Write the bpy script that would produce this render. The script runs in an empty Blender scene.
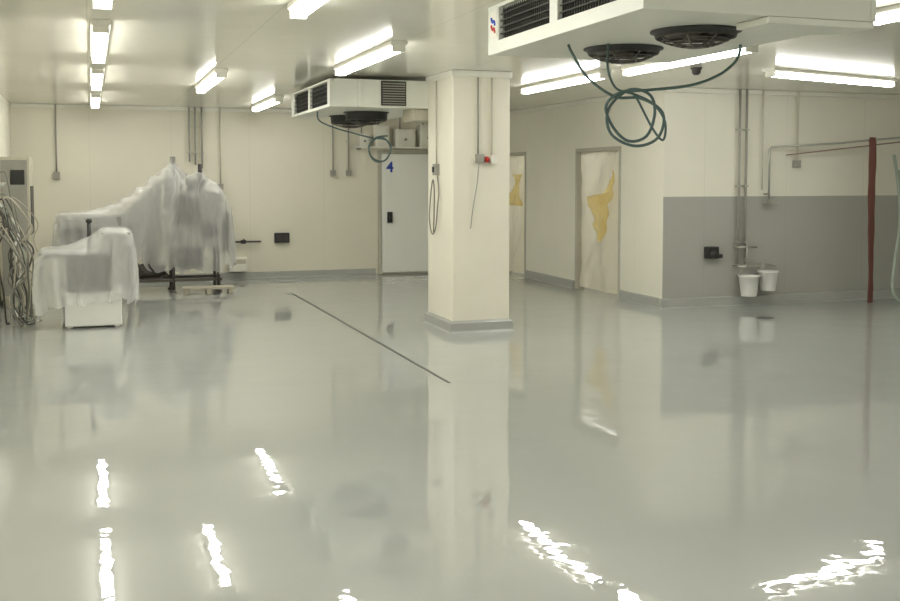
import bpy, math, random
import numpy as np
from mathutils import Vector, Matrix
random.seed(4)
sc = bpy.context.scene
try:
    sc.view_settings.view_transform = 'Standard'
except Exception:
    pass
COL = sc.collection
H = 2.70

# ------------------------------------------------------------------ materials
def srgb(r, g, b):
    def c(v):
        v /= 255.0
        return v / 12.92 if v <= 0.04045 else ((v + 0.055) / 1.055) ** 2.4
    return (c(r), c(g), c(b), 1.0)

def mat(name, col, rough=0.5, metal=0.0, noise=0.0, nscale=6.0, bump=0.0, bscale=30.0, spec=0.5,
        coat=0.0, transp=0.0, emit=None, tlf=0.3, ridge=False):
    m = bpy.data.materials.new(name)
    m.use_nodes = True
    nt = m.node_tree
    N, L = nt.nodes, nt.links
    b = N['Principled BSDF']
    b.inputs['Base Color'].default_value = col
    b.inputs['Roughness'].default_value = rough
    b.inputs['Metallic'].default_value = metal
    b.inputs['Specular IOR Level'].default_value = spec
    b.inputs['Coat Weight'].default_value = coat
    tc = N.new('ShaderNodeTexCoord')
    if noise > 0:
        n = N.new('ShaderNodeTexNoise')
        n.inputs['Scale'].default_value = nscale
        n.inputs['Detail'].default_value = 5
        L.new(tc.outputs['Object'], n.inputs['Vector'])
        mx = N.new('ShaderNodeMix'); mx.data_type = 'RGBA'
        mx.inputs['A'].default_value = [c * (1 - noise) for c in col[:3]] + [1]
        mx.inputs['B'].default_value = [min(1, c * (1 + noise)) for c in col[:3]] + [1]
        L.new(n.outputs['Fac'], mx.inputs['Factor'])
        L.new(mx.outputs['Result'], b.inputs['Base Color'])
    if bump > 0:
        n2 = N.new('ShaderNodeTexNoise')
        n2.inputs['Scale'].default_value = bscale
        n2.inputs['Detail'].default_value = 3
        L.new(tc.outputs['Object'], n2.inputs['Vector'])
        h = n2.outputs['Fac']
        if ridge:
            # creases of crumpled film: folded noise gives sharp ridges
            s1 = N.new('ShaderNodeMath'); s1.operation = 'SUBTRACT'; s1.inputs[1].default_value = 0.5
            a1 = N.new('ShaderNodeMath'); a1.operation = 'ABSOLUTE'
            L.new(h, s1.inputs[0]); L.new(s1.outputs[0], a1.inputs[0]); h = a1.outputs[0]
        bp = N.new('ShaderNodeBump')
        bp.inputs['Strength'].default_value = 1.0
        bp.inputs['Distance'].default_value = bump
        L.new(h, bp.inputs['Height'])
        L.new(bp.outputs['Normal'], b.inputs['Normal'])
    if emit:
        b.inputs['Emission Color'].default_value = emit[0]
        b.inputs['Emission Strength'].default_value = emit[1]
    if transp > 0:
        out = N['Material Output']
        tr = N.new('ShaderNodeBsdfTransparent')
        tl = N.new('ShaderNodeBsdfTranslucent')
        tl.inputs['Color'].default_value = col
        m1 = N.new('ShaderNodeMixShader'); m1.inputs[0].default_value = tlf
        m2 = N.new('ShaderNodeMixShader'); m2.inputs[0].default_value = transp
        L.new(b.outputs[0], m1.inputs[1]); L.new(tl.outputs[0], m1.inputs[2])
        L.new(m1.outputs[0], m2.inputs[1]); L.new(tr.outputs[0], m2.inputs[2])
        L.new(m2.outputs[0], out.inputs['Surface'])
    return m

def panel_mat(name, col, axis, width, rough, split=None, lower=None, seam=0.92, wav=0.0):
    """insulated wall panels: flat colour, soft dirt, thin vertical joints"""
    m = mat(name, col, rough=rough)
    nt = m.node_tree; N, L = nt.nodes, nt.links
    b = N['Principled BSDF']
    tc = N.new('ShaderNodeTexCoord')
    sp = N.new('ShaderNodeSeparateXYZ')
    L.new(tc.outputs['Object'], sp.inputs[0])
    n = N.new('ShaderNodeTexNoise'); n.inputs['Scale'].default_value = 1.3; n.inputs['Detail'].default_value = 6
    L.new(tc.outputs['Object'], n.inputs['Vector'])
    base = N.new('ShaderNodeMix'); base.data_type = 'RGBA'
    base.inputs['A'].default_value = [c * 0.92 for c in col[:3]] + [1]
    base.inputs['B'].default_value = [min(1, c * 1.05) for c in col[:3]] + [1]
    L.new(n.outputs['Fac'], base.inputs['Factor'])
    last = base.outputs['Result']
    if split is not None:
        gt = N.new('ShaderNodeMath'); gt.operation = 'LESS_THAN'; gt.inputs[1].default_value = split
        L.new(sp.outputs['Z'], gt.inputs[0])
        low = N.new('ShaderNodeMix'); low.data_type = 'RGBA'
        low.inputs['A'].default_value = [c * 0.93 for c in lower[:3]] + [1]
        low.inputs['B'].default_value = [c * 1.06 for c in lower[:3]] + [1]
        L.new(n.outputs['Fac'], low.inputs['Factor'])
        m2 = N.new('ShaderNodeMix'); m2.data_type = 'RGBA'
        L.new(gt.outputs[0], m2.inputs['Factor'])
        L.new(last, m2.inputs['A'])
        L.new(low.outputs['Result'], m2.inputs['B'])
        last = m2.outputs['Result']
    md = N.new('ShaderNodeMath'); md.operation = 'PINGPONG'; md.inputs[1].default_value = width / 2
    L.new(sp.outputs[axis], md.inputs[0])
    lt = N.new('ShaderNodeMath'); lt.operation = 'LESS_THAN'; lt.inputs[1].default_value = 0.005
    L.new(md.outputs[0], lt.inputs[0])
    mm = N.new('ShaderNodeMix'); mm.data_type = 'RGBA'; mm.blend_type = 'MULTIPLY'
    mm.inputs['B'].default_value = (seam, seam, seam, 1)
    L.new(lt.outputs[0], mm.inputs['Factor']); L.new(last, mm.inputs['A'])
    L.new(mm.outputs['Result'], b.inputs['Base Color'])
    if wav > 0:
        n2 = N.new('ShaderNodeTexNoise'); n2.inputs['Scale'].default_value = 2.0; n2.inputs['Detail'].default_value = 2
        L.new(tc.outputs['Object'], n2.inputs['Vector'])
        bp = N.new('ShaderNodeBump'); bp.inputs['Distance'].default_value = wav
        L.new(n2.outputs['Fac'], bp.inputs['Height']); L.new(bp.outputs['Normal'], b.inputs['Normal'])
    return m

m_wall_x = panel_mat('wall_panel_x', srgb(230, 226, 208), 'X', 1.2, 0.40)
m_wall_y = panel_mat('wall_panel_y', srgb(235, 232, 217), 'Y', 1.2, 0.40)
m_wall_two = panel_mat('wall_two_tone', srgb(235, 232, 217), 'X', 1.2, 0.38, split=1.37, lower=srgb(171, 171, 163))
m_ceil = panel_mat('ceiling_panel', srgb(232, 230, 216), 'X', 1.2, 0.12, seam=0.85, wav=0.0015)
m_base = mat('grey_cove_paint', srgb(166, 168, 162), rough=0.25, noise=0.08)
m_white = mat('white_paint', srgb(234, 232, 220), rough=0.4, noise=0.04, nscale=3)
m_door = mat('door_white', srgb(242, 242, 235), rough=0.35, noise=0.03, nscale=3)
m_colm = mat('column_paint', srgb(234, 230, 213), rough=0.42, noise=0.05, nscale=2.5)
m_shell = mat('cooler_shell', srgb(224, 225, 214), rough=0.35, noise=0.06, nscale=4)
m_black = mat('black_plastic', srgb(42, 42, 40), rough=0.45, noise=0.2)
m_dark = mat('dark_grille', srgb(58, 58, 53), rough=0.6, noise=0.2, nscale=20)
m_guard = mat('fan_guard_wire', srgb(92, 88, 82), rough=0.4, metal=0.4, noise=0.1)
m_steel = mat('galvanised_steel', srgb(185, 185, 176), rough=0.3, metal=0.7, noise=0.12, nscale=15)
m_conduit = mat('grey_conduit', srgb(155, 153, 143), rough=0.5, noise=0.1)
m_conduit_w = mat('cream_conduit', srgb(198, 193, 174), rough=0.5, noise=0.1)
m_frame = mat('door_frame_metal', srgb(184, 181, 166), rough=0.4, noise=0.08)
m_teal = mat('teal_hose', srgb(72, 94, 90), rough=0.4, noise=0.1)
m_cable = mat('dark_cable', srgb(72, 69, 64), rough=0.5, noise=0.1)
m_red = mat('red_hose', srgb(118, 80, 72), rough=0.85, noise=0.15, nscale=12, spec=0.15)
m_bar = mat('reddish_pipe', srgb(140, 112, 100), rough=0.5, noise=0.1)
m_redp = mat('red_plastic', srgb(185, 50, 40), rough=0.4, noise=0.05)
m_blue = mat('blue_paint', srgb(40, 70, 175), rough=0.4, noise=0.05)
m_bucket = mat('bucket_plastic', srgb(238, 238, 232), rough=0.35, noise=0.03)
m_sheet = mat('milky_sheet', srgb(243, 238, 219), rough=0.2, noise=0.04, nscale=2.5, transp=0.03, bump=0.05, bscale=3.0, tlf=0.6, ridge=True)
m_yellow = mat('yellow_film', srgb(250, 216, 104), rough=0.25, noise=0.18, nscale=5, transp=0.36, tlf=0.5, bump=0.06, bscale=8, ridge=True)
m_cover = mat('clear_cover_film', srgb(250, 250, 247), rough=0.10, noise=0.02, nscale=5, transp=0.54, bump=0.012, bscale=9, tlf=0.35, ridge=True, spec=1.0)
m_mach = mat('machine_steel', srgb(150, 150, 143), rough=0.35, metal=0.3, noise=0.12)
m_machd = mat('machine_dark', srgb(66, 63, 60), rough=0.5, metal=0.3, noise=0.2)
m_brown = mat('brown_motor', srgb(78, 70, 66), rough=0.5, noise=0.2)
m_hoseg = mat('grey_hose', srgb(126, 124, 114), rough=0.5, noise=0.15)
m_hoseb = mat('beige_hose', srgb(176, 170, 152), rough=0.5, noise=0.1)
m_lamp = mat('lamp_diffuser', srgb(255, 255, 250), rough=0.4, emit=((1.0, 0.987, 0.94, 1), 26.5))
m_slot = mat('drain_slot', srgb(76, 78, 76), rough=0.5, noise=0.2)
m_palegreen = mat('pale_green_hose', srgb(160, 172, 158), rough=0.4, noise=0.1)

# floor : poured glossy epoxy, mirror layer with a faint hazy rough coat and slight waviness
m_floor = mat('epoxy_floor', srgb(172, 175, 170), rough=0.008, noise=0.04, nscale=0.8, spec=1.0, coat=0.12)
nt = m_floor.node_tree; N, L = nt.nodes, nt.links
bs = N['Principled BSDF']
bs.inputs['IOR'].default_value = 1.62
bs.inputs['Coat Roughness'].default_value = 0.29
tc = N.new('ShaderNodeTexCoord')
n1 = N.new('ShaderNodeTexNoise'); n1.inputs['Scale'].default_value = 2.4; n1.inputs['Detail'].default_value = 3.0
n1.inputs['Roughness'].default_value = 0.5
L.new(tc.outputs['Object'], n1.inputs['Vector'])
bp = N.new('ShaderNodeBump'); bp.inputs['Strength'].default_value = 1.0; bp.inputs['Distance'].default_value = 0.0030
L.new(n1.outputs['Fac'], bp.inputs['Height'])
L.new(bp.outputs['Normal'], bs.inputs['Normal'])

# ------------------------------------------------------------------ mesh tools
class MB:
    def __init__(s): s.v = []; s.f = []; s.m = []; s.sm = []
    def add(s, vs, fs, mi=0, smooth=False):
        o = len(s.v); s.v += [tuple(v) for v in vs]
        for f in fs:
            s.f.append([i + o for i in f]); s.m.append(mi); s.sm.append(smooth)
    def box(s, x0, x1, y0, y1, z0, z1, mi=0):
        vs = [(x0,y0,z0),(x1,y0,z0),(x1,y1,z0),(x0,y1,z0),(x0,y0,z1),(x1,y0,z1),(x1,y1,z1),(x0,y1,z1)]
        s.add(vs, [(0,3,2,1),(4,5,6,7),(0,1,5,4),(1,2,6,5),(2,3,7,6),(3,0,4,7)], mi)
    def prism(s, prof, y0, y1, mi=0):
        """extrude an (x,z) outline along y"""
        k = len(prof); vs = [(x, y, z) for y in (y0, y1) for x, z in prof]
        s.add(vs, [(i,(i+1)%k,k+(i+1)%k,k+i) for i in range(k)]+[tuple(range(k)), tuple(range(2*k-1,k-1,-1))], mi)
    def tube(s, pts, r, seg=10, mi=0, smoothpath=0, rf=None):
        pts = [Vector(p) for p in pts]
        if smoothpath: pts = catmull(pts, smoothpath)
        T = []
        for i in range(len(pts)):
            a = pts[max(0, i-1)]; b = pts[min(len(pts)-1, i+1)]
            T.append((b-a).normalized())
        up = Vector((0,0,1)) if abs(T[0].z) < 0.9 else Vector((1,0,0))
        nrm = (up - T[0]*up.dot(T[0])).normalized()
        vs = []
        for i, p in enumerate(pts):
            nrm = nrm - T[i]*nrm.dot(T[i])
            if nrm.length < 1e-6: nrm = T[i].orthogonal()
            nrm.normalize(); bn = T[i].cross(nrm)
            rr = r if rf is None else r*rf(i)
            for k in range(seg):
                a = 2*math.pi*k/seg
                vs.append(p + (nrm*math.cos(a)+bn*math.sin(a))*rr)
        fs = []
        for i in range(len(pts)-1):
            for k in range(seg):
                k2 = (k+1) % seg
                fs.append((i*seg+k, i*seg+k2, (i+1)*seg+k2, (i+1)*seg+k))
        n = len(pts)
        s.add(vs, fs, mi, True)
        o = len(s.v) - len(vs)
        s.f.append([o+k for k in reversed(range(seg))]); s.m.append(mi); s.sm.append(False)
        s.f.append([o+(n-1)*seg+k for k in range(seg)]); s.m.append(mi); s.sm.append(False)
    def lathe(s, prof, c=(0,0,0), seg=28, mi=0, axis='Z'):
        vs = []
        for r, z in prof:
            for k in range(seg):
                a = 2*math.pi*k/seg
                x, y = r*math.cos(a), r*math.sin(a)
                if axis == 'Z': v = (c[0]+x, c[1]+y, c[2]+z)
                elif axis == 'Y': v = (c[0]+x, c[1]+z, c[2]+y)
                else: v = (c[0]+z, c[1]+x, c[2]+y)
                vs.append(v)
        fs = []
        for i in range(len(prof)-1):
            for k in range(seg):
                k2 = (k+1) % seg
                fs.append((i*seg+k, i*seg+k2, (i+1)*seg+k2, (i+1)*seg+k))
        s.add(vs, fs, mi, True)
    def obj(s, name, mats, bevel=0.0, loc=(0,0,0)):
        me = bpy.data.meshes.new(name)
        me.from_pydata(s.v, [], s.f)
        if not isinstance(mats, (list, tuple)): mats = [mats]
        for m in mats: me.materials.append(m)
        for i, p in enumerate(me.polygons):
            p.material_index = s.m[i]; p.use_smooth = s.sm[i]
        me.update()
        import bmesh
        bm = bmesh.new(); bm.from_mesh(me)
        bmesh.ops.recalc_face_normals(bm, faces=bm.faces)
        bm.to_mesh(me); bm.free()
        o = bpy.data.objects.new(name, me)
        o.location = loc
        COL.objects.link(o)
        if bevel > 0:
            md = o.modifiers.new('bevel', 'BEVEL'); md.width = bevel; md.segments = 2
            md.limit_method = 'ANGLE'; md.angle_limit = math.radians(50)
        return o

def catmull(P, k):
    out = []
    for i in range(len(P)-1):
        p0 = P[max(0,i-1)]; p1 = P[i]; p2 = P[i+1]; p3 = P[min(len(P)-1,i+2)]
        for j in range(k):
            t = j/k
            out.append(0.5*((2*p1)+(-p0+p2)*t+(2*p0-5*p1+4*p2-p3)*t*t+(-p0+3*p1-3*p2+p3)*t**3))
    out.append(P[-1]); return out

def empty(name, loc=(0,0,0), rotz=0.0):
    e = bpy.data.objects.new(name, None); e.location = loc; e.rotation_euler[2] = rotz
    e.empty_display_size = 0.1
    COL.objects.link(e); return e
def thing(o, label, cat, group=None):
    o['label'] = label; o['category'] = cat
    if group: o['group'] = group
    return o
def par(child, parent):
    child.parent = parent
    return child
def struct(o):
    o['kind'] = 'structure'; return o
def boxes(parent, name, m, lst, bevel=0.0):
    """one part object per box"""
    for bx in lst:
        b = MB(); b.box(*bx); par(b.obj(name, m, bevel), parent)
def copy_tree(src, dx, rotz=None):
    """copy a thing and its parts"""
    new = src.copy(); COL.objects.link(new)
    new.location = Vector(dx)
    if rotz is not None: new.rotation_euler[2] = rotz
    for c in src.children:
        nc = c.copy(); COL.objects.link(nc); nc.parent = new
        for g in c.children:
            ng = g.copy(); COL.objects.link(ng); ng.parent = nc
    return new

# ------------------------------------------------------------------ room shell
XL, YB, YR, XS, XE, YN = -1.10, 16.85, 11.30, 6.62, 13.0, -4.0
b = MB(); b.box(XL-0.1, XE+0.1, YN-0.1, YB+0.1, -0.1, 0); struct(b.obj('floor', m_floor))
b = MB(); b.box(XL-0.1, XE+0.1, YN-0.1, YB+0.1, H, H+0.1); struct(b.obj('ceiling', m_ceil))
b = MB(); b.box(XL-0.1, XL, YN, YB+0.1, 0, H); struct(b.obj('wall_left', m_wall_y))
b = MB(); b.box(XL, XE, YB, YB+0.1, 0, H); struct(b.obj('wall_back', m_wall_x))
b = MB(); b.box(XL, XE, YN-0.1, YN, 0, H); struct(b.obj('wall_rear', m_wall_x))
b = MB(); b.box(XE, XE+0.1, YN, YB, 0, H); struct(b.obj('wall_east', m_wall_y))
b = MB(); b.box(XS+0.005, XE, YR, YR+0.1, 0, H); struct(b.obj('wall_right', m_wall_two))
D1 = (12.42, 13.70); D2 = (15.60, 16.50); DH = 1.98
b = MB()
b.box(XS, XS+0.12, YR+0.005, D1[0], 0, H)
b.box(XS, XS+0.12, D1[0], D1[1], DH, H)
b.box(XS, XS+0.12, D1[1], D2[0], 0, H)
b.box(XS, XS+0.12, D2[0], D2[1], DH, H)
b.box(XS, XS+0.12, D2[1], YB, 0, H)
struct(b.obj('wall_side', m_wall_y))

def cove(name, p0, p1, n, h=0.12, d=0.03):
    """coved skirting between two floor points; n = unit normal into the room"""
    prof = [(0,0),(d*1.6,0),(d,0.015),(d*0.75,h-0.012),(d*0.35,h),(0,h)]
    b = MB(); vs = []
    for p in (p0, p1):
        for a, z in prof: vs.append((p[0]+n[0]*a, p[1]+n[1]*a, z))
    k = len(prof)
    fs = [(i, (i+1) % k, k+(i+1) % k, k+i) for i in range(k)]
    fs += [tuple(range(k)), tuple(range(2*k-1, k-1, -1))]
    b.add(vs, fs); return b.obj(name, m_base)
struct(cove('baseboard_back', (XL, YB), (4.46, YB), (0,-1), 0.10))
struct(cove('baseboard_back_corner', (5.62, YB), (XS, YB), (0,-1), 0.10))
struct(cove('baseboard_left', (XL, YN), (XL, YB), (1,0), 0.10))
struct(cove('baseboard_right', (XS-0.055, YR), (XE, YR), (0,-1), 0.12, 0.04))
struct(cove('baseboard_side', (XS, YR-0.05), (XS, D1[0]-0.05), (-1,0), 0.12))
struct(cove('baseboard_side_middle', (XS, D1[1]+0.05), (XS, D2[0]-0.05), (-1,0), 0.12))
b = MB(); b.box(XL, XS, YB-0.035, YB, H-0.06, H); struct(b.obj('trim_1', m_white, 0.01))
b = MB(); b.box(XS-0.035, XS, YR, YB-0.035, H-0.06, H); struct(b.obj('trim_2', m_white, 0.01))
b = MB(); b.box(XS, XE, YR-0.035, YR, H-0.06, H); struct(b.obj('trim_3', m_white, 0.01))
tn = 4
for D in (D1, D2):
    for bx in ((XS-0.015, XS+0.13, D[0]-0.035, D[0]+0.008, 0, DH+0.04),
               (XS-0.015, XS+0.13, D[1]-0.008, D[1]+0.035, 0, DH+0.04),
               (XS-0.015, XS+0.13, D[0]+0.008, D[1]-0.008, DH-0.008, DH+0.04)):
        b = MB(); b.box(*bx); struct(b.obj('trim_%d' % tn, m_frame, 0.004)); tn += 1

# plastic sheets hanging in the openings with yellow film
def hang_sheet(name, x, y0, y1, z0, z1, m, seed, amp=0.02, ny=40, nz=50, shape=None):
    rs = random.Random(seed); ph = [rs.uniform(0, 6.28) for _ in range(8)]
    b = MB(); vs = []; fs = []
    for j in range(nz+1):
        w = j/nz
        z = z0+(z1-z0)*w
        for i in range(ny+1):
            u = i/ny
            if shape: lo, hi = shape(w)
            else: lo, hi = 0, 1
            y = y0+(y1-y0)*(lo+(hi-lo)*u)
            d = math.sin(u*9+ph[0]+w*1.5)*0.5+math.sin(u*17+ph[1]-w*3)*0.3+math.sin(w*13+ph[2]+u*6)*0.25+math.sin(w*29+u*21+ph[3])*0.14
            d += 0.45*abs(math.sin(u*6+w*9+ph[4]))-0.2+0.3*abs(math.sin(u*11-w*5+ph[5]))-0.15
            vs.append((x+amp*d, y, z))
    for j in range(nz):
        for i in range(ny):
            a = j*(ny+1)+i; fs.append((a, a+1, a+ny+2, a+ny+1))
    b.add(vs, fs, 0, True)
    return b.obj(name, m)
s = hang_sheet('plastic_sheet', XS+0.068, D1[0]+0.009, D1[1]-0.009, 0.03, DH-0.012, m_sheet, 1, 0.034)
thing(s, 'milky plastic sheet taped across a doorway opening', 'plastic sheet')
s = hang_sheet('plastic_sheet', XS+0.068, D2[0]+0.009, D2[1]-0.009, 0.03, DH-0.012, m_sheet, 2, 0.034)
thing(s, 'milky plastic sheet covering the narrower far doorway', 'plastic sheet')
def interp(t, w):
    for a, c in zip(t, t[1:]):
        if a[0] <= w <= c[0]:
            k = (w-a[0])/(c[0]-a[0]); k = k*k*(3-2*k); return (a[1]+(c[1]-a[1])*k, a[2]+(c[2]-a[2])*k)
    return (t[-1][1], t[-1][2])
def shp1(w):
    # crumpled yellow film: short tail, wide bunch at mid height, thin streamer above
    lo, hi = interp([(0,0.42,0.52),(0.10,0.30,0.64),(0.26,0.24,0.74),(0.42,0.20,0.78),(0.52,0.18,0.99),(0.62,0.10,0.95),(0.70,0.06,0.42),(0.84,0.04,0.18),(1.0,0.03,0.08)], w)
    return (lo+0.03*math.sin(w*27), hi+0.04*math.sin(w*31+1))
s = hang_sheet('yellow_film', XS+0.000, 12.55, 13.42, 0.72, 1.70, m_yellow, 5, 0.014, 24, 60, shp1)
thing(s, 'crumpled yellow plastic film stuck on the doorway sheet', 'plastic film')
def shp2(w):
    return (0.1+0.2*math.sin(w*3), 0.75+0.25*math.sin(w*5+1))
s = hang_sheet('yellow_film', XS+0.000, 15.65, 16.4, 1.15, 1.66, m_yellow, 8, 0.014, 24, 40, shp2)
thing(s, 'wide patch of yellow plastic film on the narrow doorway', 'plastic film')

# ------------------------------------------------------------------ column
col = empty('column', (3.83, 10.58, 0))
thing(col, 'square cream painted concrete column with grey coved base', 'column')
cx0, cx1, cy0, cy1 = 3.515, 4.145, 10.18, 11.02
b = MB(); b.box(cx0-3.83, cx1-3.83, cy0-10.58, cy1-10.58, 0, H); par(b.obj('shaft', m_colm, 0.012), col)
b = MB(); b.box(cx0-3.83-0.02, cx1-3.83+0.02, cy0-10.58-0.02, cy1-10.58+0.02, H-0.07, H-0.001); par(b.obj('capital', m_white, 0.01), col)
b = MB()
prof = [(0.045,0),(0.03,0.02),(0.025,0.10),(0.005,0.125)]
vs = []
for d, z in prof:
    vs += [(cx0-d-3.83, cy0-d-10.58, z),(cx1+d-3.83, cy0-d-10.58, z),(cx1+d-3.83, cy1+d-10.58, z),(cx0-d-3.83, cy1+d-10.58, z)]
fs = []
for i in range(3):
    for k in range(4): fs.append((i*4+k, i*4+(k+1)%4, (i+1)*4+(k+1)%4, (i+1)*4+k))
fs += [(3,2,1,0),(12,13,14,15)]
b.add(vs, fs); par(b.obj('base_cove', m_base), col)

# ------------------------------------------------------------------ lamps
LL = 2.1
lamp0 = empty('ceiling_light', (0, 0, H))
b = MB()
prof = [(-0.065,0),(-0.07,-0.03),(-0.05,-0.045),(0.05,-0.045),(0.07,-0.03),(0.065,0)]
b.prism(prof, -LL/2, LL/2)
par(b.obj('lamp_housing', m_white, 0.004), lamp0)
b = MB()
prof = [(-0.045,-0.045),(-0.050,-0.065),(-0.033,-0.088),(0.033,-0.088),(0.050,-0.065),(0.045,-0.045)]
b.prism(prof, -LL/2+0.03, LL/2-0.03)
par(b.obj('diffuser', m_lamp), lamp0)
boxes(lamp0, 'end_cap', m_white, [(-0.055, 0.055, s_*(LL/2-0.0155)-0.014, s_*(LL/2-0.0155)+0.014, -0.093, -0.046) for s_ in (-1, 1)], 0.005)
pos = [(0.09, 15.1,0),(0.09, 11.85,0),(0.09, 8.8,0),(0.09, 5.65,0),(0.09, 2.3,0),(0.09,-1.5,0),
       (1.27, 11.85,0),(1.27, 5.65,0),(1.27,0.5,0),
       (2.40, 15.1,0),(2.36, 9.2,0),(2.36,1.5,0),
       (4.97, 10.7,0),(5.05, 8.3,0),(4.92, 4.7,0),(4.95,0.5,0),
       (7.44, 9.24,-math.radians(90-16)),
       (9.8,6.0,0),(9.8,1.0,0),(7.4,3.0,0),
       (8.2,13.6,0),(8.2,15.6,0)]  # unseen pair added behind the side wall to backlight the doorway sheets
LAB = 'ceiling fluorescent batten light with glowing white diffuser'
for i, (x, y, r) in enumerate(pos):
    if i == 0:
        lamp0.location = (x, y, H); l = lamp0
    else:
        l = copy_tree(lamp0, (x, y, H), r)
    thing(l, LAB, 'ceiling light', 'ceiling fluorescent lights')

# ------------------------------------------------------------------ evaporator coolers
def cooler(x0, y0, y1, label, lip=0.085, R=0.208, deep=0.0):
    zb, zt, W = 2.36, 2.655, 1.28
    e = empty('evaporator_cooler', (x0, y0, zb))
    thing(e, label, 'cooling unit')
    Ly = y1-y0
    Z = zt-zb
    b = MB()
    b.box(0.04, W-0.04, 0.001, Ly-0.001, Z-0.03, Z)
    b.box(0.001, W-0.001, 0.001, Ly-0.001, 0.0, 0.018)
    b.box(0.10, W-0.10, 0.02, Ly-0.02, 0.018, Z-0.03)
    for sx in (0, 1):
        xa, xb = (0.0, 0.03) if sx == 0 else (W-0.03, W)
        b.box(xa, xb, 0.0, Ly, 0.002, lip)
        b.box(xa, xb, 0.0, Ly, Z-0.022, Z-0.001)
        for yy, w in ((0.001, 0.13), (Ly*0.5-0.05, 0.10), (Ly-0.17, 0.169)):
            b.box(xa+0.001, xb, yy, yy+w, lip, Z-0.022)
    b.box(0.031, W-0.031, 0.002, 0.02, 0.018, Z-0.03); b.box(0.031, W-0.031, Ly-0.02, Ly-0.002, 0.018, Z-0.03)
    par(b.obj('housing', m_shell), e)
    for sx in (0, 1):
        for ya, yb in ((0.13, Ly*0.5-0.05), (Ly*0.5+0.05, Ly-0.17)):
            b = MB()
            xa, xb = (0.035, 0.098) if sx == 0 else (W-0.098, W-0.035)
            b.box((xa+xb)/2, (xa+xb)/2+0.01, ya, yb, lip, Z-0.023)
            n = int((yb-ya)/0.03)
            for i in range(n):
                yy = ya+(i+0.5)*(yb-ya)/n
                b.box(xa, xb, yy-0.004, yy+0.004, lip, Z-0.023)
            for i in range(1, 5):
                zz = lip+i*(Z-lip-0.025)/5
                xx = 0.012 if sx == 0 else W-0.022
                b.box(xx, xx+0.01, ya, yb, zz-0.003, zz+0.003)
            par(b.obj('coil_grille', m_dark), e)
    for fy in (Ly-0.60, Ly-1.38):
        c = (0.62, fy, 0)
        b = MB()
        b.lathe([(R+0.025,-0.001),(R+0.025,-0.008),(R+0.005,-0.014),(R,-0.030-deep),(R-0.012,-0.030-deep),(R-0.015,-0.001)], c, 40)
        b.lathe([(0.0,-0.002),(R-0.015,-0.002)], c, 40)
        f = par(b.obj('fan', m_black), e)
        b = MB()
        G = lambda rr: -0.032-deep-0.055*(1-(rr/R)**2)
        for rr in (0.05,0.08,0.11,0.14,0.17,R-0.004):
            pts = [(c[0]+rr*math.cos(t*math.pi/16), c[1]+rr*math.sin(t*math.pi/16), G(rr)) for t in range(33)]
            b.tube(pts, 0.0034, 5)
        for t in range(8):
            a = t*math.pi/4
            b.tube([(c[0]+rr*math.cos(a), c[1]+rr*math.sin(a), G(rr)) for rr in (0.03,0.07,0.11,0.15,0.18,R-0.002)], 0.0048, 5)
        b.lathe([(0.0,G(0)-0.004),(0.045,G(0)-0.002),(0.05,G(0.05)+0.004),(0,G(0)+0.006)], c, 18)
        par(b.obj('fan_guard', m_guard), f)
        b = MB()
        b.lathe([(0.0,-0.055),(0.05,-0.055),(0.058,-0.045),(0.058,-0.004)], c, 20)
        for t in range(5):
            a = t*2*math.pi/5
            vs = []
            for rr, w in ((0.05,0.30),(0.12,0.36),(R-0.025,0.34)):
                for s_, z in ((-1,-0.030),(1,-0.008)):
                    vs.append((c[0]+rr*math.cos(a+s_*w), c[1]+rr*math.sin(a+s_*w), z))
            b.add(vs, [(0,1,3,2),(2,3,5,4)])
        par(b.obj('fan_blades', m_guard), f)
    for hx in (0.12, W-0.12):
        for hy in (0.15, Ly-0.15):
            b = MB(); b.tube([(hx,hy,Z-0.005),(hx,hy,H-zb)], 0.008, 8)
            par(b.obj('hanger_rod', m_steel), e)
    return e
c1 = cooler(2.36, 4.22, 6.16, 'white ceiling cooling unit with black underside fans and dark coil grilles', lip=0.075)
c2 = cooler(2.42, 11.0, 13.25, 'white ceiling cooling unit with vent plate hanging beyond the column', lip=0.03, R=0.24, deep=0.06)
b = MB(); b.box(0.66, 1.27, 0.0, 0.26, -0.035, -0.001); par(b.obj('end_panel', m_shell, 0.006), c1)
ye = 1.94
# maker's badge: small blue wave over a red one on a white plate
b = MB(); b.box(-0.004, 0.0, ye-0.15, ye-0.05, 0.10, 0.26, 0); par(b.obj('badge_plate', m_white), c1)
def badge(z0, m, nm, fl):
    b = MB()
    P = []
    for i in range(13):
        t = i/12
        P.append((-0.006, ye-0.13+0.06*t, z0+0.05*t+fl*0.014*math.sin(t*2*math.pi)))
    b.tube(P, 0.008, 6)
    par(b.obj(nm, m), c1)
badge(0.17, m_blue, 'badge_mark_blue', 1); badge(0.125, m_redp, 'badge_mark_red', 1)
b = MB()
b.box(0.56, 0.84, -0.012, 0.0, 0.02, 0.285, 0)
for i in range(9):
    b.box(0.575, 0.825, -0.022, -0.011, 0.035+i*0.027, 0.045+i*0.027, 1)
par(b.obj('vent_grille', [m_dark, m_conduit]), c2)
b = MB(); b.box(0.30, 0.34, -0.03, 0.0, 0.0, 0.29); par(b.obj('side_flange', m_shell, 0.004), c2)
b = MB(); b.box(0.95, 1.24, 0.1, 0.5, -0.13, -0.001); par(b.obj('junction_box', m_conduit_w, 0.01), c2)

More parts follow.
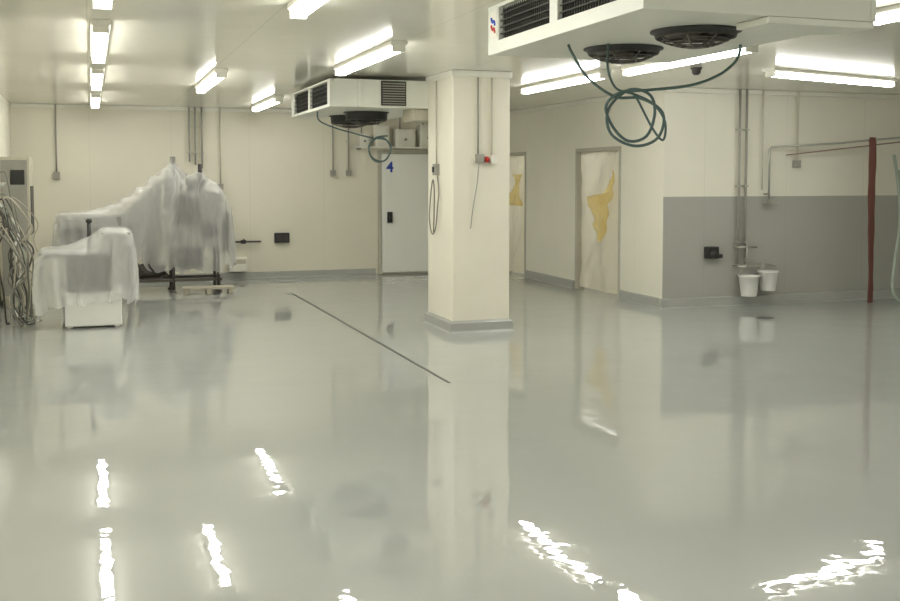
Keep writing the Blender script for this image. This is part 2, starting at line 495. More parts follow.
# hoses hanging below the coolers, drawn in a vertical plane (metres)
def plane_pts(uvs, zc):
    cs, sn = math.cos(0.3298), math.sin(0.3298)
    return [(sn*zc+cs*u, cs*zc-sn*u+d, 1.6+v) for (u, v, d) in uvs]
q = 1/175.0
def hp(x, y, d=0): return ((x-450)*q, (178-y)*q, d)
b = MB()
pA = [hp(567,46),hp(572,56),hp(588,78,0.02),hp(615,97,0.02),hp(640,99,0),hp(660,114,-.02),hp(657,138,0),hp(636,146,.02),hp(613,134,.03),hp(609,110,.02),hp(627,91,0),hp(646,95,-.02),hp(652,113,-.02),hp(646,136,0),hp(629,141,.02),hp(614,126,.03),hp(606,106,.01),hp(620,93,0),hp(645,91,-.01),hp(690,86,.02),hp(718,76,.02),hp(732,64,.0),hp(737,54,0),hp(738,46,0)]
b.tube(plane_pts(pA, 6.0), 0.0085, 8, smoothpath=6)
thing(b.obj('drain_hose', m_teal), 'dark teal hose coiled and hanging under the cooling unit', 'hose')
b = MB()
pB = [hp(600,46,-.1),hp(604,70,-.05),hp(618,88,.02),hp(634,94,0),hp(652,104,-.02),hp(664,122,-.02),hp(664,140,0),hp(655,128,.02),hp(640,100,.02),hp(632,92,.0)]
b.tube(plane_pts(pB, 6.05), 0.007, 8, smoothpath=6)
thing(b.obj('drain_hose', m_teal), 'thin dark hose looped beside the coiled hose', 'hose')
q2 = 12.0/1050
def hq(x, y, d=0): return ((x-450)*q2, (178-y)*q2, d)
b = MB()
pC = [hq(318,112),hq(320,121),hq(335,128),hq(356,134),hq(372,138),hq(386,140),hq(391,148),hq(386,160),hq(375,161),hq(369,150),hq(374,140),hq(385,139),hq(391,150),hq(384,161),hq(373,158),hq(369,147),hq(376,138),hq(388,136)]
b.tube(plane_pts(pC, 12.0), 0.009, 8, smoothpath=6)
thing(b.obj('drain_hose', m_teal), 'dark hose coiled under the far cooling unit', 'hose')

for x, y, r in ((4.15, 7.9, 0.05), (5.75, 9.2, 0.045)):
    b = MB(); b.lathe([(0.0,-0.075),(r*0.7,-0.07),(r,-0.05),(r,-0.02),(r*1.3,-0.015),(r*1.3,0)], (x, y, H), 20)
    thing(b.obj('smoke_detector', m_machd), 'small dark round detector on the ceiling', 'smoke detector', 'ceiling detectors')

# ------------------------------------------------------------------ cold room door on the back wall
door = empty('door_1', (4.5, YB, 0)); struct(door)
b = MB(); b.box(0.06, 1.02, -0.08, -0.002, 0.03, 1.995); par(struct(b.obj('door_leaf', m_door, 0.01)), door)
b = MB(); b.box(0.0, 0.055, -0.05, 0, 0, 2.05); b.box(1.025, 1.08, -0.05, 0, 0, 2.05); b.box(0.055, 1.025, -0.05, 0, 2.0, 2.05)
par(struct(b.obj('door_frame', m_frame, 0.004)), door)
b = MB(); b.box(0.14, 0.23, -0.105, -0.08, 0.86, 1.04); b.box(0.165, 0.205, -0.14, -0.105, 0.90, 1.00)
par(struct(b.obj('door_handle', m_black, 0.006)), door)
cu = bpy.data.curves.new('four', 'FONT'); cu.body = '4'; cu.size = 0.24; cu.extrude = 0.001; cu.offset = 0.006
to = bpy.data.objects.new('tmp', cu); COL.objects.link(to)
bpy.context.view_layer.update()
me = bpy.data.meshes.new_from_object(to.evaluated_get(bpy.context.evaluated_depsgraph_get()))
bpy.data.objects.remove(to)
me.materials.clear(); me.materials.append(m_blue)
t4 = bpy.data.objects.new('door_number', me); COL.objects.link(t4)
t4.rotation_euler = (math.pi/2, 0, 0); t4.location = (0.13, -0.085, 1.70); par(struct(t4), door)
sh = empty('wall_shelf', (4.05, YB, 2.06))
thing(sh, 'white ledge mounted on the wall above the cold room door', 'shelf')
b = MB(); b.box(0, 1.6, -0.22, 0, 0.03, 0.06); par(b.obj('shelf_board', m_white, 0.004), sh)
boxes(sh, 'bracket', m_conduit, [(0.1,0.13,-0.18,0,0,0.03),(1.45,1.48,-0.18,0,0,0.03)])
for i, (x0, w, h) in enumerate(((4.16, 0.16, 0.20), (4.42, 0.24, 0.34), (4.76, 0.34, 0.28), (5.18, 0.28, 0.36))):
    e = empty('switch_box', (x0, YB, 2.121)); thing(e, 'cream electrical box standing on the ledge above the door', 'electrical box', 'boxes above the door')
    b = MB(); b.box(0, w, -0.18, -0.01, 0, h); par(b.obj('box_body', m_white, 0.008), e)
    b = MB(); b.box(0.03, w-0.03, -0.188, -0.18, 0.03, h-0.03); par(b.obj('box_lid', m_white, 0.004), e)
    b = MB(); b.lathe([(0.0,-0.03),(0.018,-0.03),(0.02,0)], (w*0.5, -0.188, h*0.4), 12, axis='Y'); par(b.obj('knob', m_conduit), e)
    b = MB(); b.tube([(w*0.3,-0.09,h),(w*0.3,-0.09,H-2.121)], 0.012, 8); par(b.obj('riser_pipe', m_conduit), e)

# ------------------------------------------------------------------ conduits
def conduit(pts, r, m, label, box=None, clips=(), name='conduit', cat='conduit'):
    e = empty(name, pts[0]); thing(e, label, cat)
    o = Vector(pts[0])
    b = MB(); b.tube([Vector(p)-o for p in pts], r, 10); par(b.obj('pipe', m), e)
    for c in clips:
        c = Vector(c)-o
        boxes(e, 'clip', m_steel, [(c.x-r*1.7, c.x+r*1.7, c.y-r*1.5, c.y+0.055, c.z-0.012, c.z+0.012)])
    if box:
        bx, by, bz, w, d, h, bm_ = box
        b = MB(); b.box(bx-o.x-w/2, bx-o.x+w/2, by-o.y-d/2, by-o.y+d/2+0.02, bz-o.z-h/2, bz-o.z+h/2)
        par(b.obj('socket_box', bm_, 0.006), e)
    return e
yb = YB-0.055
conduit([(-0.47, yb, H),(-0.47, yb, 1.68)], 0.011, m_conduit, 'thin grey conduit dropping down the back wall to a socket', (-0.47, yb, 1.64, 0.09, 0.06, 0.10, m_conduit), [(-0.47,yb,2.3)])
for i, (x, z) in enumerate(((1.47,1.85),(1.56,1.80),(1.66,1.75))):
    conduit([(x, yb, H),(x, yb, z)], 0.014, m_conduit, 'grey conduit beside others above the covered machine', None, [(x,yb,2.4),(x,yb,2.0)])
conduit([(1.94, yb, H),(1.94, yb, 1.5)], 0.011, m_conduit_w, 'single cream conduit on the back wall', (1.94, yb, 1.46, 0.08, 0.06, 0.1, m_conduit))
conduit([(3.74, yb, H),(3.74, yb, 1.72)], 0.013, m_conduit, 'grey conduit ending in a socket on the back wall', (3.74, yb, 1.68, 0.08, 0.06, 0.09, m_conduit))
conduit([(4.0, yb, H),(4.0, yb, 1.72)], 0.015, m_conduit, 'grey conduit beside the cold room door', (4.0, yb, 1.68, 0.08, 0.06, 0.09, m_conduit), [(4.0,yb,2.2)])
e = empty('water_valve', (2.1, YB, 0.59)); thing(e, 'dark horizontal water pipe with valves on the back wall', 'valve')
b = MB(); b.tube([(0,-0.07,0),(0.46,-0.07,0)], 0.014, 8); b.tube([(0.05,-0.07,0),(0.05,0,0)],0.012,8); b.tube([(0.40,-0.07,0),(0.40,0,0)],0.012,8); par(b.obj('pipe', m_brown), e)
b = MB(); b.box(0.14,0.22,-0.12,-0.05,-0.03,0.03); b.tube([(0.18,-0.09,0),(0.18,-0.15,0.05)],0.01,8); par(b.obj('valve_handle', m_machd, 0.005), e)
e = empty('socket_outlet', (2.78, YB, 0.56)); thing(e, 'black double power socket with spring flaps on the back wall', 'socket')
b = MB(); b.box(0,0.24,-0.07,0,0,0.16); par(b.obj('outlet_body', m_black, 0.008), e)
boxes(e, 'outlet_cover', m_machd, [(0.03,0.11,-0.085,-0.07,0.03,0.13),(0.13,0.21,-0.085,-0.07,0.03,0.13)], 0.004)
e = empty('wall_box', (2.05, YB, 0.12)); thing(e, 'small white wall box low beside the covered machine', 'box')
b = MB(); b.box(0,0.28,-0.14,0,0,0.22); par(b.obj('box_body', m_white, 0.012), e)
b = MB(); b.box(0.02,0.26,-0.15,-0.14,0.13,0.2); par(b.obj('box_lid', m_conduit_w, 0.004), e)

yr = YR-0.055
conduit([(7.66, yr, H),(7.66, yr, 0.52)], 0.015, m_conduit, 'grey conduit running down the two-tone wall', None, [(7.66,yr,2.2),(7.66,yr,1.5),(7.66,yr,0.8)])
conduit([(7.76, yr, H),(7.76, yr, 0.52)], 0.015, m_conduit, 'second grey conduit running down beside the first', None, [(7.76,yr,2.2),(7.76,yr,1.5),(7.76,yr,0.8)])
conduit([(8.00, yr, H),(8.00, yr, 1.45)], 0.009, m_conduit_w, 'thin cream conduit above the hose tap', None)
conduit([(8.52, yr, H),(8.52, yr, 1.82)], 0.011, m_conduit_w, 'cream conduit ending in a small socket on the upper wall', (8.52, yr, 1.78, 0.08, 0.06, 0.09, m_conduit))
e = empty('pipe_manifold', (7.6, YR, 0.5)); thing(e, 'short galvanised cross pipes with taps above two white buckets', 'pipe')
b = MB(); b.tube([(0,-0.16,0.24),(0.26,-0.16,0.24)],0.013,8); b.tube([(0.0,-0.16,0.0),(0.55,-0.16,0.0)],0.013,8); b.tube([(0.12,-0.16,0.30),(0.12,-0.16,-0.02)],0.012,8)
b.tube([(0.03,-0.16,0.24),(0.03,0,0.24)],0.012,8); b.tube([(0.03,-0.16,0),(0.03,0,0)],0.012,8); b.tube([(0.5,-0.16,0),(0.5,0,0)],0.012,8); par(b.obj('pipe', m_steel), e)
boxes(e, 'valve_handle', m_steel, [(0.09,0.15,-0.20,-0.12,0.07,0.11),(0.30,0.36,-0.20,-0.12,-0.03,0.03)], 0.004)
e = empty('wash_pipe', (8.07, YR, 1.3)); thing(e, 'galvanised water pipe rising from a tap and running along the wall', 'pipe')
b = MB(); b.tube([(0,-0.10,0.02),(0,-0.10,0.66),(0.03,-0.10,0.69),(0.9,-0.28,0.74),(1.3,-0.40,0.78),(2.6,-0.42,0.88)],0.014,10)
b.tube([(0,-0.10,0.10),(0,0,0.10)],0.012,8); b.tube([(0.9,-0.28,0.74),(0.9,0.0,0.74)],0.012,8); b.tube([(2.3,-0.42,0.855),(2.3,0.0,0.855)],0.012,8)
par(b.obj('pipe', m_steel), e)
b = MB(); b.tube([(0.28,-0.06,0.59),(2.5,-0.46,0.84)],0.008,8); par(b.obj('slanted_bar', m_bar), e)
b = MB(); b.box(-0.05,0.07,-0.14,-0.05,-0.02,0.03); b.tube([(0.05,-0.1,0),(0.13,-0.13,-0.02)],0.012,8); par(b.obj('tap', m_steel,0.004), e)
e = empty('socket_outlet', (7.20, YR, 0.60)); thing(e, 'black industrial power socket on the grey wall', 'socket')
b = MB(); b.box(0,0.17,-0.09,0,0,0.15); par(b.obj('outlet_body', m_black, 0.012), e)
b = MB(); b.lathe([(0.0,-0.05),(0.04,-0.05),(0.05,0)],(0.085,-0.09,0.06),16,axis='Y'); b.tube([(0.17,-0.05,0.03),(0.23,-0.06,0.03)],0.025,8); par(b.obj('outlet_cover', m_machd), e)
def bucket(x, y, z, s, label):
    e = empty('bucket', (x, y, z)); thing(e, label, 'bucket', 'white buckets under the pipes')
    b = MB(); b.lathe([(0,0),(0.105*s,0),(0.11*s,0.01),(0.14*s,0.27*s),(0.152*s,0.275*s),(0.152*s,0.295*s),(0.135*s,0.295*s),(0.13*s,0.26*s),(0.10*s,0.02),(0,0.02)], (0,0,0), 28)
    par(b.obj('bucket_body', m_bucket), e)
    b = MB(); b.tube([(0.15*s*math.cos(a), 0, 0.28*s+(0.51-z-0.28*s)*math.sin(a)) for a in [math.pi*i/14 for i in range(15)]], 0.004, 6)
    par(b.obj('handle', m_steel), e)
bucket(7.75, YR-0.17, 0.13, 0.88, 'white plastic bucket hanging low from the wall pipe')
bucket(8.03, YR-0.17, 0.19, 0.84, 'white plastic bucket hanging a little higher on the pipe')
# red lay-flat hose draped over the pipe
e = empty('lay_flat_hose', (9.38, 10.90, 0.0)); thing(e, 'dull maroon flat hose draped over the pipe down to the floor', 'hose')
def strip(x, y, z0, z1, w, ph):
    b = MB(); vs = []; n = 60
    for i in range(n+1):
        z = z0+(z1-z0)*i/n
        dx = 0.008*math.sin(z*3+ph)+0.02*(1-z/2.1); ww = w*(1+0.10*math.sin(z*6+ph)+0.06*math.sin(z*15))
        tw = 0.25*math.sin(z*1.9+ph)
        for sx, sy in ((-1,-0.002),(0,-0.004),(1,-0.002),(1,0.002),(0,0.004),(-1,0.002)):
            vs.append((x+dx+sx*ww/2*math.cos(tw)-sy*math.sin(tw), y+sy*math.cos(tw)+sx*ww/2*math.sin(tw), z))
    fs = []
    for i in range(n):
        for k in range(6): fs.append((i*6+k, i*6+(k+1)%6, (i+1)*6+(k+1)%6, (i+1)*6+k))
    b.add(vs, fs, 0, False); return b
par(strip(-0.030, -0.04, 0.012, 2.09, 0.085, 0.5).obj('hose_strip', m_red), e)
par(strip(0.052, 0.04, 0.15, 2.09, 0.080, 2.2).obj('hose_strip', m_red), e)
b = MB(); vs = []
for i in range(11):
    a = math.pi*i/10
    xs = -0.025+0.07*i/10
    for sx in (-0.042, 0.042):
        vs.append((xs+sx, -0.04*math.cos(a), 2.085+0.030*math.sin(a)))
b.add(vs, [(2*i, 2*i+1, 2*i+3, 2*i+2) for i in range(10)], 0, True)
fo = b.obj('hose_fold', m_red); md = fo.modifiers.new('solid', 'SOLIDIFY'); md.thickness = 0.008; par(fo, e)
b = MB()
P = [(9.98,11.18,1.9),(9.95,11.05,1.5),(9.9,10.95,1.0),(9.78,10.9,0.5),(9.72,10.85,0.15),(9.80,10.8,0.03),(9.95,10.75,0.03),(10.02,10.85,0.3),(10.0,10.95,0.9),(10.0,11.1,1.7)]
b.tube(P, 0.022, 10, smoothpath=8)
thing(b.obj('garden_hose', m_palegreen), 'pale green hose hanging in a long loop to the floor', 'hose')
b = MB(); b.box(2.618, 2.642, 7.70, 14.42, 0.0005, 0.002)
thing(b.obj('drain_channel', m_slot), 'long narrow dark slot drain set in the glossy floor', 'floor drain')
b = MB(); b.box(2.54, 2.614, 14.36, 14.42, 0.0005, 0.002)
thing(b.obj('drain_cover', m_slot), 'small square drain cover at the end of the slot drain', 'floor drain')
b = MB(); b.lathe([(0,0.004),(0.09,0.004),(0.105,0.0005)], (7.29, 10.15, 0), 24)
thing(b.obj('floor_drain', m_slot), 'round dark floor drain near the grey wall', 'floor drain')

# ------------------------------------------------------------------ column fittings
yc = cy0-0.025
conduit([(3.78, yc, H-0.07),(3.78, yc, 1.84)], 0.009, m_conduit, 'thin conduit on the column face running to a socket box', (3.80, yc-0.01, 1.80, 0.085, 0.04, 0.09, m_conduit))
conduit([(3.93, yc, H-0.07),(3.93, yc, 1.83)], 0.010, m_conduit_w, 'cream conduit on the column with a small socket', (3.95, yc-0.01, 1.79, 0.07, 0.04, 0.09, m_white))
b = MB(); b.lathe([(0,-0.045),(0.014,-0.045),(0.018,-0.03),(0.02,0)], (3.875, yc-0.01, 1.79), 16, axis='Y')
b.box(3.855, 3.895, yc-0.01, yc+0.02, 1.76, 1.82)
thing(b.obj('red_plug', m_redp), 'small red industrial plug on the column', 'plug')
b = MB(); b.tube([(3.78,yc-0.03,1.75),(3.76,yc-0.03,1.55),(3.72,yc-0.02,1.3),(3.70,yc,1.08)], 0.006, 8, smoothpath=8)
thing(b.obj('power_cable', m_conduit), 'thin cable hanging from the column socket', 'cable')
b = MB(); xl = cx0-0.02
P = [(xl,10.62,1.62),(xl,10.58,1.45),(xl-0.02,10.56,1.3),(xl-0.02,10.62,1.08),(xl-0.02,10.74,1.0),(xl-0.02,10.84,1.15),(xl-0.02,10.80,1.4),(xl-0.02,10.72,1.58),(xl-0.03,10.64,1.45),(xl-0.02,10.68,1.2),(xl,10.76,1.02)]
b.tube(P, 0.007, 8, smoothpath=8)
thing(b.obj('power_cable', m_hoseg), 'grey cable looped down the side of the column', 'cable')
e = empty('switch_box', (cx0, 10.66, 1.69)); thing(e, 'small grey switch box on the side of the column', 'electrical box')
b = MB(); b.box(-0.05,0.0,-0.05,0.05,-0.06,0.06); par(b.obj('box_body', m_conduit, 0.006), e)
b = MB(); b.box(-0.065,-0.05,-0.02,0.02,-0.03,0.03); par(b.obj('knob', m_black, 0.004), e)
conduit([(cx0-0.02, 10.66, H-0.07),(cx0-0.02, 10.66, 1.74)], 0.008, m_conduit_w, 'thin cream conduit on the side of the column')

# ------------------------------------------------------------------ covered machines
def box_sdf(P, bx):
    c = np.array([(bx[0]+bx[1])/2,(bx[2]+bx[3])/2,(bx[4]+bx[5])/2]); h = np.array([(bx[1]-bx[0])/2,(bx[3]-bx[2])/2,(bx[5]-bx[4])/2])
    r = 0.03; h = h-r
    d = P-c; q_ = np.abs(d)-h
    out = np.maximum(q_, 0); ol = np.linalg.norm(out, axis=1)
    inn = np.minimum(q_.max(axis=1), 0)
    sd = ol+inn-r
    g = np.zeros_like(P)
    mo = ol > 1e-9
    g[mo] = out[mo]/ol[mo][:, None]*np.sign(d[mo])
    mi = ~mo
    if mi.any():
        k = q_[mi].argmax(axis=1); gi = np.zeros((mi.sum(), 3)); gi[np.arange(len(k)), k] = 1
        g[mi] = gi*np.sign(d[mi]+1e-9)
    return sd, g
def sheet_obj(name, P, fs, m, label):
    b = MB(); b.add([tuple(map(float, p)) for p in P], fs, 0, True)
    o = b.obj(name, m)
    md = o.modifiers.new('sub', 'SUBSURF'); md.levels = 1; md.render_levels = 1
    thing(o, label, 'plastic sheet')
    return o
def arc(xs, s):
    """walk along a profile polyline by arclength"""
    for (xa, za), (xb, zb) in zip(xs, xs[1:]):
        L_ = math.hypot(xb-xa, zb-za)
        if s <= L_: return (xa+(xb-xa)*s/L_, za+(zb-za)*s/L_)
        s -= L_
    return xs[-1]
def drape2(prof, nx, ny, hemf, y0, y1, bxs, steps, its, seed, slack=1.0, crumple=0.01, rag_=1.0, flare=0.30, pleat=0.03):
    """film laid along an (x,z) profile, hanging front and back to hemf(x), then relaxed under gravity"""
    tot = sum(math.hypot(b_[0]-a[0], b_[1]-a[1]) for a, b_ in zip(prof, prof[1:]))
    pts = [arc(prof, tot*i/(nx-1)) for i in range(nx)]
    rs = np.random.RandomState(seed)
    P = np.zeros((nx, ny, 3))
    cf = math.sqrt(1-flare*flare)
    # irregular gathers: random smooth noise on each side
    ker = [0.1, 0.25, 0.3, 0.25, 0.1]
    g1 = np.convolve(rs.normal(0, 2.2, nx+8), ker, 'same')
    g2 = np.convolve(rs.normal(0, 2.2, nx+8), ker, 'same')
    for i, (x, z) in enumerate(pts):
        rag = (0.05*math.sin(i*0.30)+0.03*math.sin(i*0.71+1))*rag_
        dr = max(0.06, z-hemf(x)+rag)/cf
        Lw = (y1-y0)+2*dr
        for j in range(ny):
            s = -Lw/2+Lw*j/(ny-1)
            half = (y1-y0)/2+0.04
            hang = max(0, abs(s)-half)
            # folds drift sideways as they fall
            gi = i+3+hang*4*math.sin(i*0.21+seed)
            k0 = max(0, min(nx+6, int(gi))); fr = gi-int(gi)
            gg = g1 if s < 0 else g2
            pl_ = gg[k0]*(1-fr)+gg[min(nx+7, k0+1)]*fr
            yy = (y0+y1)/2+max(-half, min(half, s))+math.copysign(hang*flare+pleat*max(0, 1.0+pl_)*min(1, hang*2.5), s)
            zz = z+0.04-hang*cf
            P[i, j] = (x, yy, zz)
    P = P.reshape(-1, 3)
    P += rs.normal(0, crumple, P.shape)
    idx = np.arange(nx*ny).reshape(nx, ny)
    sets = []
    def cs(a, b_, st=1.0, sl=1.0):
        a = a.ravel(); b_ = b_.ravel(); sets.append((a, b_, np.linalg.norm(P[a]-P[b_], axis=1)*sl, st))
    for s in (0, 1):
        A = idx[s:-1:2, :]; B = idx[s+1::2, :]; n = min(len(A), len(B)); cs(A[:n], B[:n], 1.0, slack)
        A = idx[:, s:-1:2]; B = idx[:, s+1::2]; n = min(A.shape[1], B.shape[1]); cs(A[:, :n], B[:, :n], 1.0, 1.0)
    for s in (0, 1):
        A = idx[s:-1:2, :-1]; B = idx[s+1::2, 1:]
        n = min(A.shape[0], B.shape[0]); cs(A[:n], B[:n], 0.35, slack)
        A = idx[s:-1:2, 1:]; B = idx[s+1::2, :-1]
        n = min(A.shape[0], B.shape[0]); cs(A[:n], B[:n], 0.35, slack)
    Q = P.copy(); dt = 1/60.0
    for st in range(steps):
        v = (P-Q)*0.94; Q = P.copy()
        P = P+v; P[:, 2] -= 9.8*dt*dt*(0.6 if st < steps*0.7 else 0.15)
        for it in range(its):
            for a, b_, l0, k in sets:
                d = P[b_]-P[a]; l = np.linalg.norm(d, axis=1)+1e-9
                c = (d*((l-l0)/l*0.5*k)[:, None])
                P[a] += c; P[b_] -= c
        for bx in bxs:
            sd, g = box_sdf(P, bx)
            hit = sd < 0.012
            P[hit] += g[hit]*(0.012-sd[hit])[:, None]
            mv = P[hit]-Q[hit]; gn = g[hit]
            nrm_ = (mv*gn).sum(1)[:, None]*gn
            P[hit] -= (mv-nrm_)*0.9
            Q[hit] = P[hit]
        f = P[:, 2] < 0.01
        P[f, 2] = 0.01; P[f, :2] = Q[f, :2]; Q[f] = P[f]
    fs = []
    for i in range(nx-1):
        for j in range(ny-1):
            fs.append((int(idx[i, j]), int(idx[i+1, j]), int(idx[i+1, j+1]), int(idx[i, j+1])))
    return P, fs

# --- tall machine
yA, yZ = 15.0, 15.7
supp = [(-0.45,0.22,yA,yZ,0.5,1.12),(0.0,0.22,yA+0.05,yZ-0.05,0.5,1.16),(0.2,0.42,yA+0.05,yZ-0.05,0.5,1.22),(0.40,0.62,yA+0.05,yZ-0.05,0.5,1.32),
        (0.60,0.80,yA+0.08,yZ-0.08,0.5,1.47),(0.78,0.96,yA+0.12,yZ-0.12,0.5,1.62),
        (0.94,1.80,yA+0.05,yZ-0.05,0.5,1.44),
        (0.94,1.24,yA+0.2,yZ-0.2,1.4,1.70),(1.06,1.16,yA+0.22,yZ-0.28,1.4,1.96),(1.24,1.58,yA+0.20,yZ-0.20,1.4,1.62),(1.44,1.53,yA+0.22,yZ-0.25,1.4,1.86),(1.55,1.72,yA+0.18,yZ-0.18,1.4,1.54),(1.78,1.90,yA+0.15,yZ-0.15,0.5,1.20)]
def hemA(x):
    t = min(1, max(0, (x-0.0)/0.6)); t = t*t*(3-2*t)
    return 0.76-0.17*t
profA = [(-0.62,0.66),(-0.50,1.14),(0.05,1.17),(0.42,1.26),(0.72,1.50),(1.04,1.96),(1.14,1.98),(1.30,1.74),(1.48,1.88),(1.58,1.78),(1.80,1.44),(1.92,1.15),(1.98,0.60)]
P, fs = drape2(profA, 92, 66, hemA, yA, yZ, supp, 90, 18, 3, 1.01, 0.005, 0.9, 0.12, 0.045)
sheet_obj('plastic_cover', P, fs, m_cover, 'crumpled translucent plastic cover draped over the tall machine')
mc = empty('food_machine', (0.7, 15.35, 0)); thing(mc, 'tall steel processing machine on legs wrapped under plastic', 'machine')
def LB(b, x0, x1, y0, y1, z0, z1): b.box(x0-0.7, x1-0.7, y0-15.35, y1-15.35, z0, z1)
b = MB(); LB(b, -0.42, 0.40, yA+0.02, yZ-0.02, 0.62, 1.08); par(b.obj('conveyor_body', m_mach, 0.02), mc)
b = MB(); b.prism([(-0.28,0.62),(0.24,0.62),(0.24,1.56),(0.12,1.50),(-0.02,1.34),(-0.16,1.20),(-0.28,1.08)], yA+0.16-15.35, yZ-0.16-15.35); par(b.obj('inclined_chute', m_mach, 0.01), mc)
b = MB(); LB(b, 1.0, 1.76, yA+0.08, yZ-0.08, 0.62, 1.40); par(b.obj('tower_body', m_mach, 0.02), mc)
b = MB(); b.lathe([(0.12,1.38),(0.12,1.66),(0.04,1.72),(0.04,1.90),(0,1.90)], (0.41, 0, 0), 20); par(b.obj('hopper', m_mach), mc)
b = MB(); LB(b, 1.30,1.54,yA+0.24,yZ-0.24,1.39,1.58); b.tube([(0.785,0,1.56),(0.785,0,1.80)],0.03,12); par(b.obj('gear_head', m_machd), mc)
b = MB(); LB(b, 1.79, 1.87, yA+0.17, yZ-0.17, 0.55, 1.10); par(b.obj('side_panel', m_machd, 0.01), mc)
b = MB(); LB(b, 1.10, 1.45, yA+0.055, yA+0.08, 0.95, 1.36); par(b.obj('access_door', m_machd, 0.006), mc)
b = MB(); b.lathe([(0,-0.02),(0.10,-0.02),(0.12,0.0)], (0.88, yA+0.07-15.35, 0.86), 24, axis='Y'); par(b.obj('drive_wheel', m_machd), mc)
b = MB(); LB(b, -0.40, 0.38, yA-0.0, yA+0.02, 0.80, 0.92); par(b.obj('conveyor_rail', m_machd, 0.004), mc)
for lx in (-0.36, 0.50, 1.08, 1.7):
    for ly in (yA+0.1, yZ-0.1):
        b = MB(); b.tube([(lx-0.7, ly-15.35, 0.03),(lx-0.7, ly-15.35, 0.63)], 0.024, 10)
        b.lathe([(0.0,0.0),(0.05,0.0),(0.05,0.012),(0.025,0.035)], (lx-0.7, ly-15.35, 0.001), 14)
        par(b.obj('leg', m_guard), mc)
b = MB(); b.lathe([(0,-0.18),(0.09,-0.18),(0.10,-0.15),(0.10,0.10),(0.08,0.13),(0.08,0.18),(0,0.18)], (0.10, -0.12, 0.30), 24, axis='X')
for k in range(8): b.lathe([(0.10,-0.13+k*0.03),(0.112,-0.13+k*0.03),(0.112,-0.124+k*0.03),(0.10,-0.124+k*0.03)], (0.10,-0.12,0.30), 24, axis='X')
b.box(-0.04,0.24,-0.24,-0.02,0.16,0.21); b.box(0.02,0.18,-0.17,-0.07,0.38,0.62)
par(b.obj('motor', m_brown), mc)
for (x0_, x1_, y0_, y1_) in ((-0.36,1.75,yA+0.08,yA+0.12),(-0.36,1.75,yZ-0.12,yZ-0.08)):
    b = MB(); LB(b, x0_, x1_, y0_, y1_, 0.15, 0.19); par(b.obj('frame_rail', m_guard, 0.004), mc)
for k in range(6):
    x = -0.55+0.14*k
    b = MB(); b.tube([(x,-0.2,0.62),(x+0.03,-0.25,0.42),(x+0.12,-0.22,0.28),(x+0.2,-0.1,0.2)], 0.014, 8, smoothpath=6)
    par(b.obj('pipework', m_machd), mc)
b = MB(); LB(b, 1.15, 1.5, yA+0.15, yZ-0.1, 0.32, 0.62); par(b.obj('gearbox', m_machd, 0.02), mc)
e = empty('floor_pallet', (1.52, 14.9, 0)); thing(e, 'low cream step block standing under the covered machine', 'pallet')
b = MB(); b.box(-0.35,0.35,-0.24,0.02,0.07,0.10); par(b.obj('deck', m_hoseb, 0.004), e)
boxes(e, 'foot', m_hoseb, [(xx,xx+0.06,-0.22,0.0,0.001,0.07) for xx in (-0.33,-0.03,0.27)], 0.004)

# --- low machine on pedestal
supp2 = [(-0.54,0.12,11.70,12.35,0.35,0.84),(0.08,0.42,11.74,12.30,0.35,1.05)]
profB = [(-0.74,0.30),(-0.58,0.88),(-0.05,0.92),(0.10,1.06),(0.22,1.10),(0.44,1.06),(0.54,0.85),(0.64,0.42)]
P, fs = drape2(profB, 58, 50, lambda x: 0.36+0.12*min(1, max(0, x+0.3)), 11.70, 12.35, supp2, 80, 18, 9, 1.01, 0.004, 0.7, 0.20, 0.040)
sheet_obj('plastic_cover', P, fs, m_cover, 'translucent plastic cover draped over the low machine on a white plinth')
mc = empty('filling_machine', (0.0, 12.0, 0)); thing(mc, 'low steel filling machine on a white plinth under plastic', 'machine')
b = MB(); b.box(-0.28,0.30,-0.22,0.30,0.02,0.36); b.box(-0.31,0.33,-0.25,0.33,0.36,0.385)
for xx in (-0.26,0.22):
    for yy in (-0.2,0.22): b.box(xx,xx+0.06,yy,yy+0.06,0.0,0.02)
par(b.obj('plinth', m_bucket, 0.015), mc)
b = MB(); pr = [(0,0.386),(0.22,0.386)]
for k in range(7): pr += [(0.23,0.40+k*0.045),(0.245,0.41+k*0.045),(0.245,0.43+k*0.045),(0.23,0.435+k*0.045)]
pr += [(0.23,0.73),(0.0,0.73)]
b.lathe(pr, (-0.02,-0.05,0), 32); par(b.obj('ribbed_drum', m_machd), mc)
b = MB(); b.box(-0.52,0.08,-0.28,0.33,0.79,0.815); b.box(0.10,0.40,-0.24,0.28,0.80,1.02)
b.box(-0.52,-0.48,-0.28,-0.24,0.386,0.78); b.box(0.36,0.40,-0.24,-0.20,0.386,0.80); b.box(-0.50,0.36,-0.02,0.02,0.74,0.78); par(b.obj('top_frame', m_mach, 0.01), mc)
b = MB(); b.tube([(-0.02,-0.02,0.73),(-0.02,-0.02,1.12)], 0.022, 12); b.lathe([(0,1.12),(0.03,1.12),(0.035,1.14),(0.02,1.16),(0,1.16)],(-0.02,-0.02,0),12); par(b.obj('post', m_black), mc)

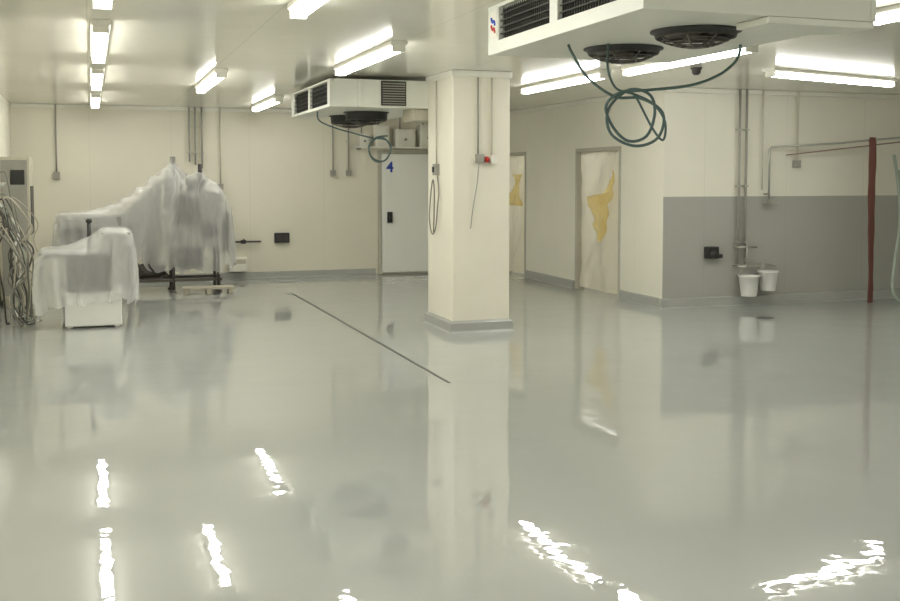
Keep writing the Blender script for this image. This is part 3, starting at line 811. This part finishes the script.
# ------------------------------------------------------------------ hoses and cabinet by the left wall
e = empty('control_cabinet', (-1.06, 13.9, 0)); thing(e, 'tall pale control cabinet against the wall behind the hoses', 'cabinet')
b = MB(); b.box(0,0.36,0,0.7,0.10,1.86); b.box(0.02,0.34,0.03,0.67,0.0,0.10); par(b.obj('cabinet_body', m_conduit_w, 0.01), e)
b = MB(); b.box(0.03,0.33,-0.015,0.0,0.15,1.82); par(b.obj('door', m_conduit, 0.006), e)
b = MB(); b.box(0.14,0.30,-0.03,-0.015,1.52,1.70); par(b.obj('display_panel', m_black, 0.004), e)
b = MB(); b.box(0.2,0.23,-0.035,-0.015,0.8,0.95); par(b.obj('handle', m_black, 0.004), e)
b = MB(); b.box(0.36,0.37,0.05,0.65,0.9,1.5); par(b.obj('side_panel', m_machd, 0.003), e)
rs = random.Random(52)
cols = [m_hoseg, m_hoseb, m_cable, m_hoseg, m_cable, m_hoseg, m_machd, m_hoseb, m_palegreen, m_hoseg, m_cable, m_hoseb, m_bucket, m_hoseg, m_cable, m_hoseb, m_hoseg, m_machd]
for i in range(24):
    y = 12.10+0.066*i; x = -1.04+0.03*(i % 4); r = rs.uniform(0.005, 0.013)
    U = rs.uniform
    top = U(0.95, 1.60); out = U(0.14, 0.42)
    P = [(x, y, top),(x+out*0.3, y-0.01, top+U(0.01,.06))]
    for k in range(4):
        zz = top*(1-(k+1)/5.2)+U(-0.06, 0.06)
        P.append((x+max(0.04, out*U(0.45, 1.1)), y+U(-0.015, 0.015), max(0.08, zz)))
    # end trailing over the floor
    P += [(x+out*0.9, y, 0.022),(x+out*0.9+U(0.02,0.10), y-0.02, 0.018)]
    b = MB(); b.tube(P, r, 8, smoothpath=11, rf=(lambda j: 1.0+0.12*(j % 2)))
    thing(b.obj('flexible_hose', cols[i % len(cols)]), 'ribbed flexible hose hanging down the wall to the floor', 'hose', 'hoses hanging on the wall')
e = empty('hose_rack', (XL, 12.9, 1.50)); thing(e, 'steel wall rack that carries the hanging hoses', 'rack')
b = MB(); b.box(0,0.03,-0.8,0.8,-0.05,0.05); par(b.obj('rail', m_steel, 0.004), e)
for k in range(6):
    b = MB(); b.tube([(0.03,-0.7+0.28*k,0),(0.12,-0.7+0.28*k,0),(0.14,-0.7+0.28*k,0.05)],0.01,8)
    par(b.obj('hook', m_steel), e)

# ------------------------------------------------------------------ world + camera
w = bpy.data.worlds.new('world'); sc.world = w; w.use_nodes = True
w.node_tree.nodes['Background'].inputs[0].default_value = (0.6, 0.6, 0.55, 1)
w.node_tree.nodes['Background'].inputs[1].default_value = 0.6
cd = bpy.data.cameras.new('camera'); cam = bpy.data.objects.new('camera', cd); COL.objects.link(cam)
cam.location = (0, 0, 1.6)
cam.rotation_euler = (math.radians(90-3.3), 0, -0.3298)
cd.sensor_width = 36; cd.lens = 42.0; cd.shift_y = -(300.5-238.54)/900
cd.clip_end = 100
sc.camera = cam
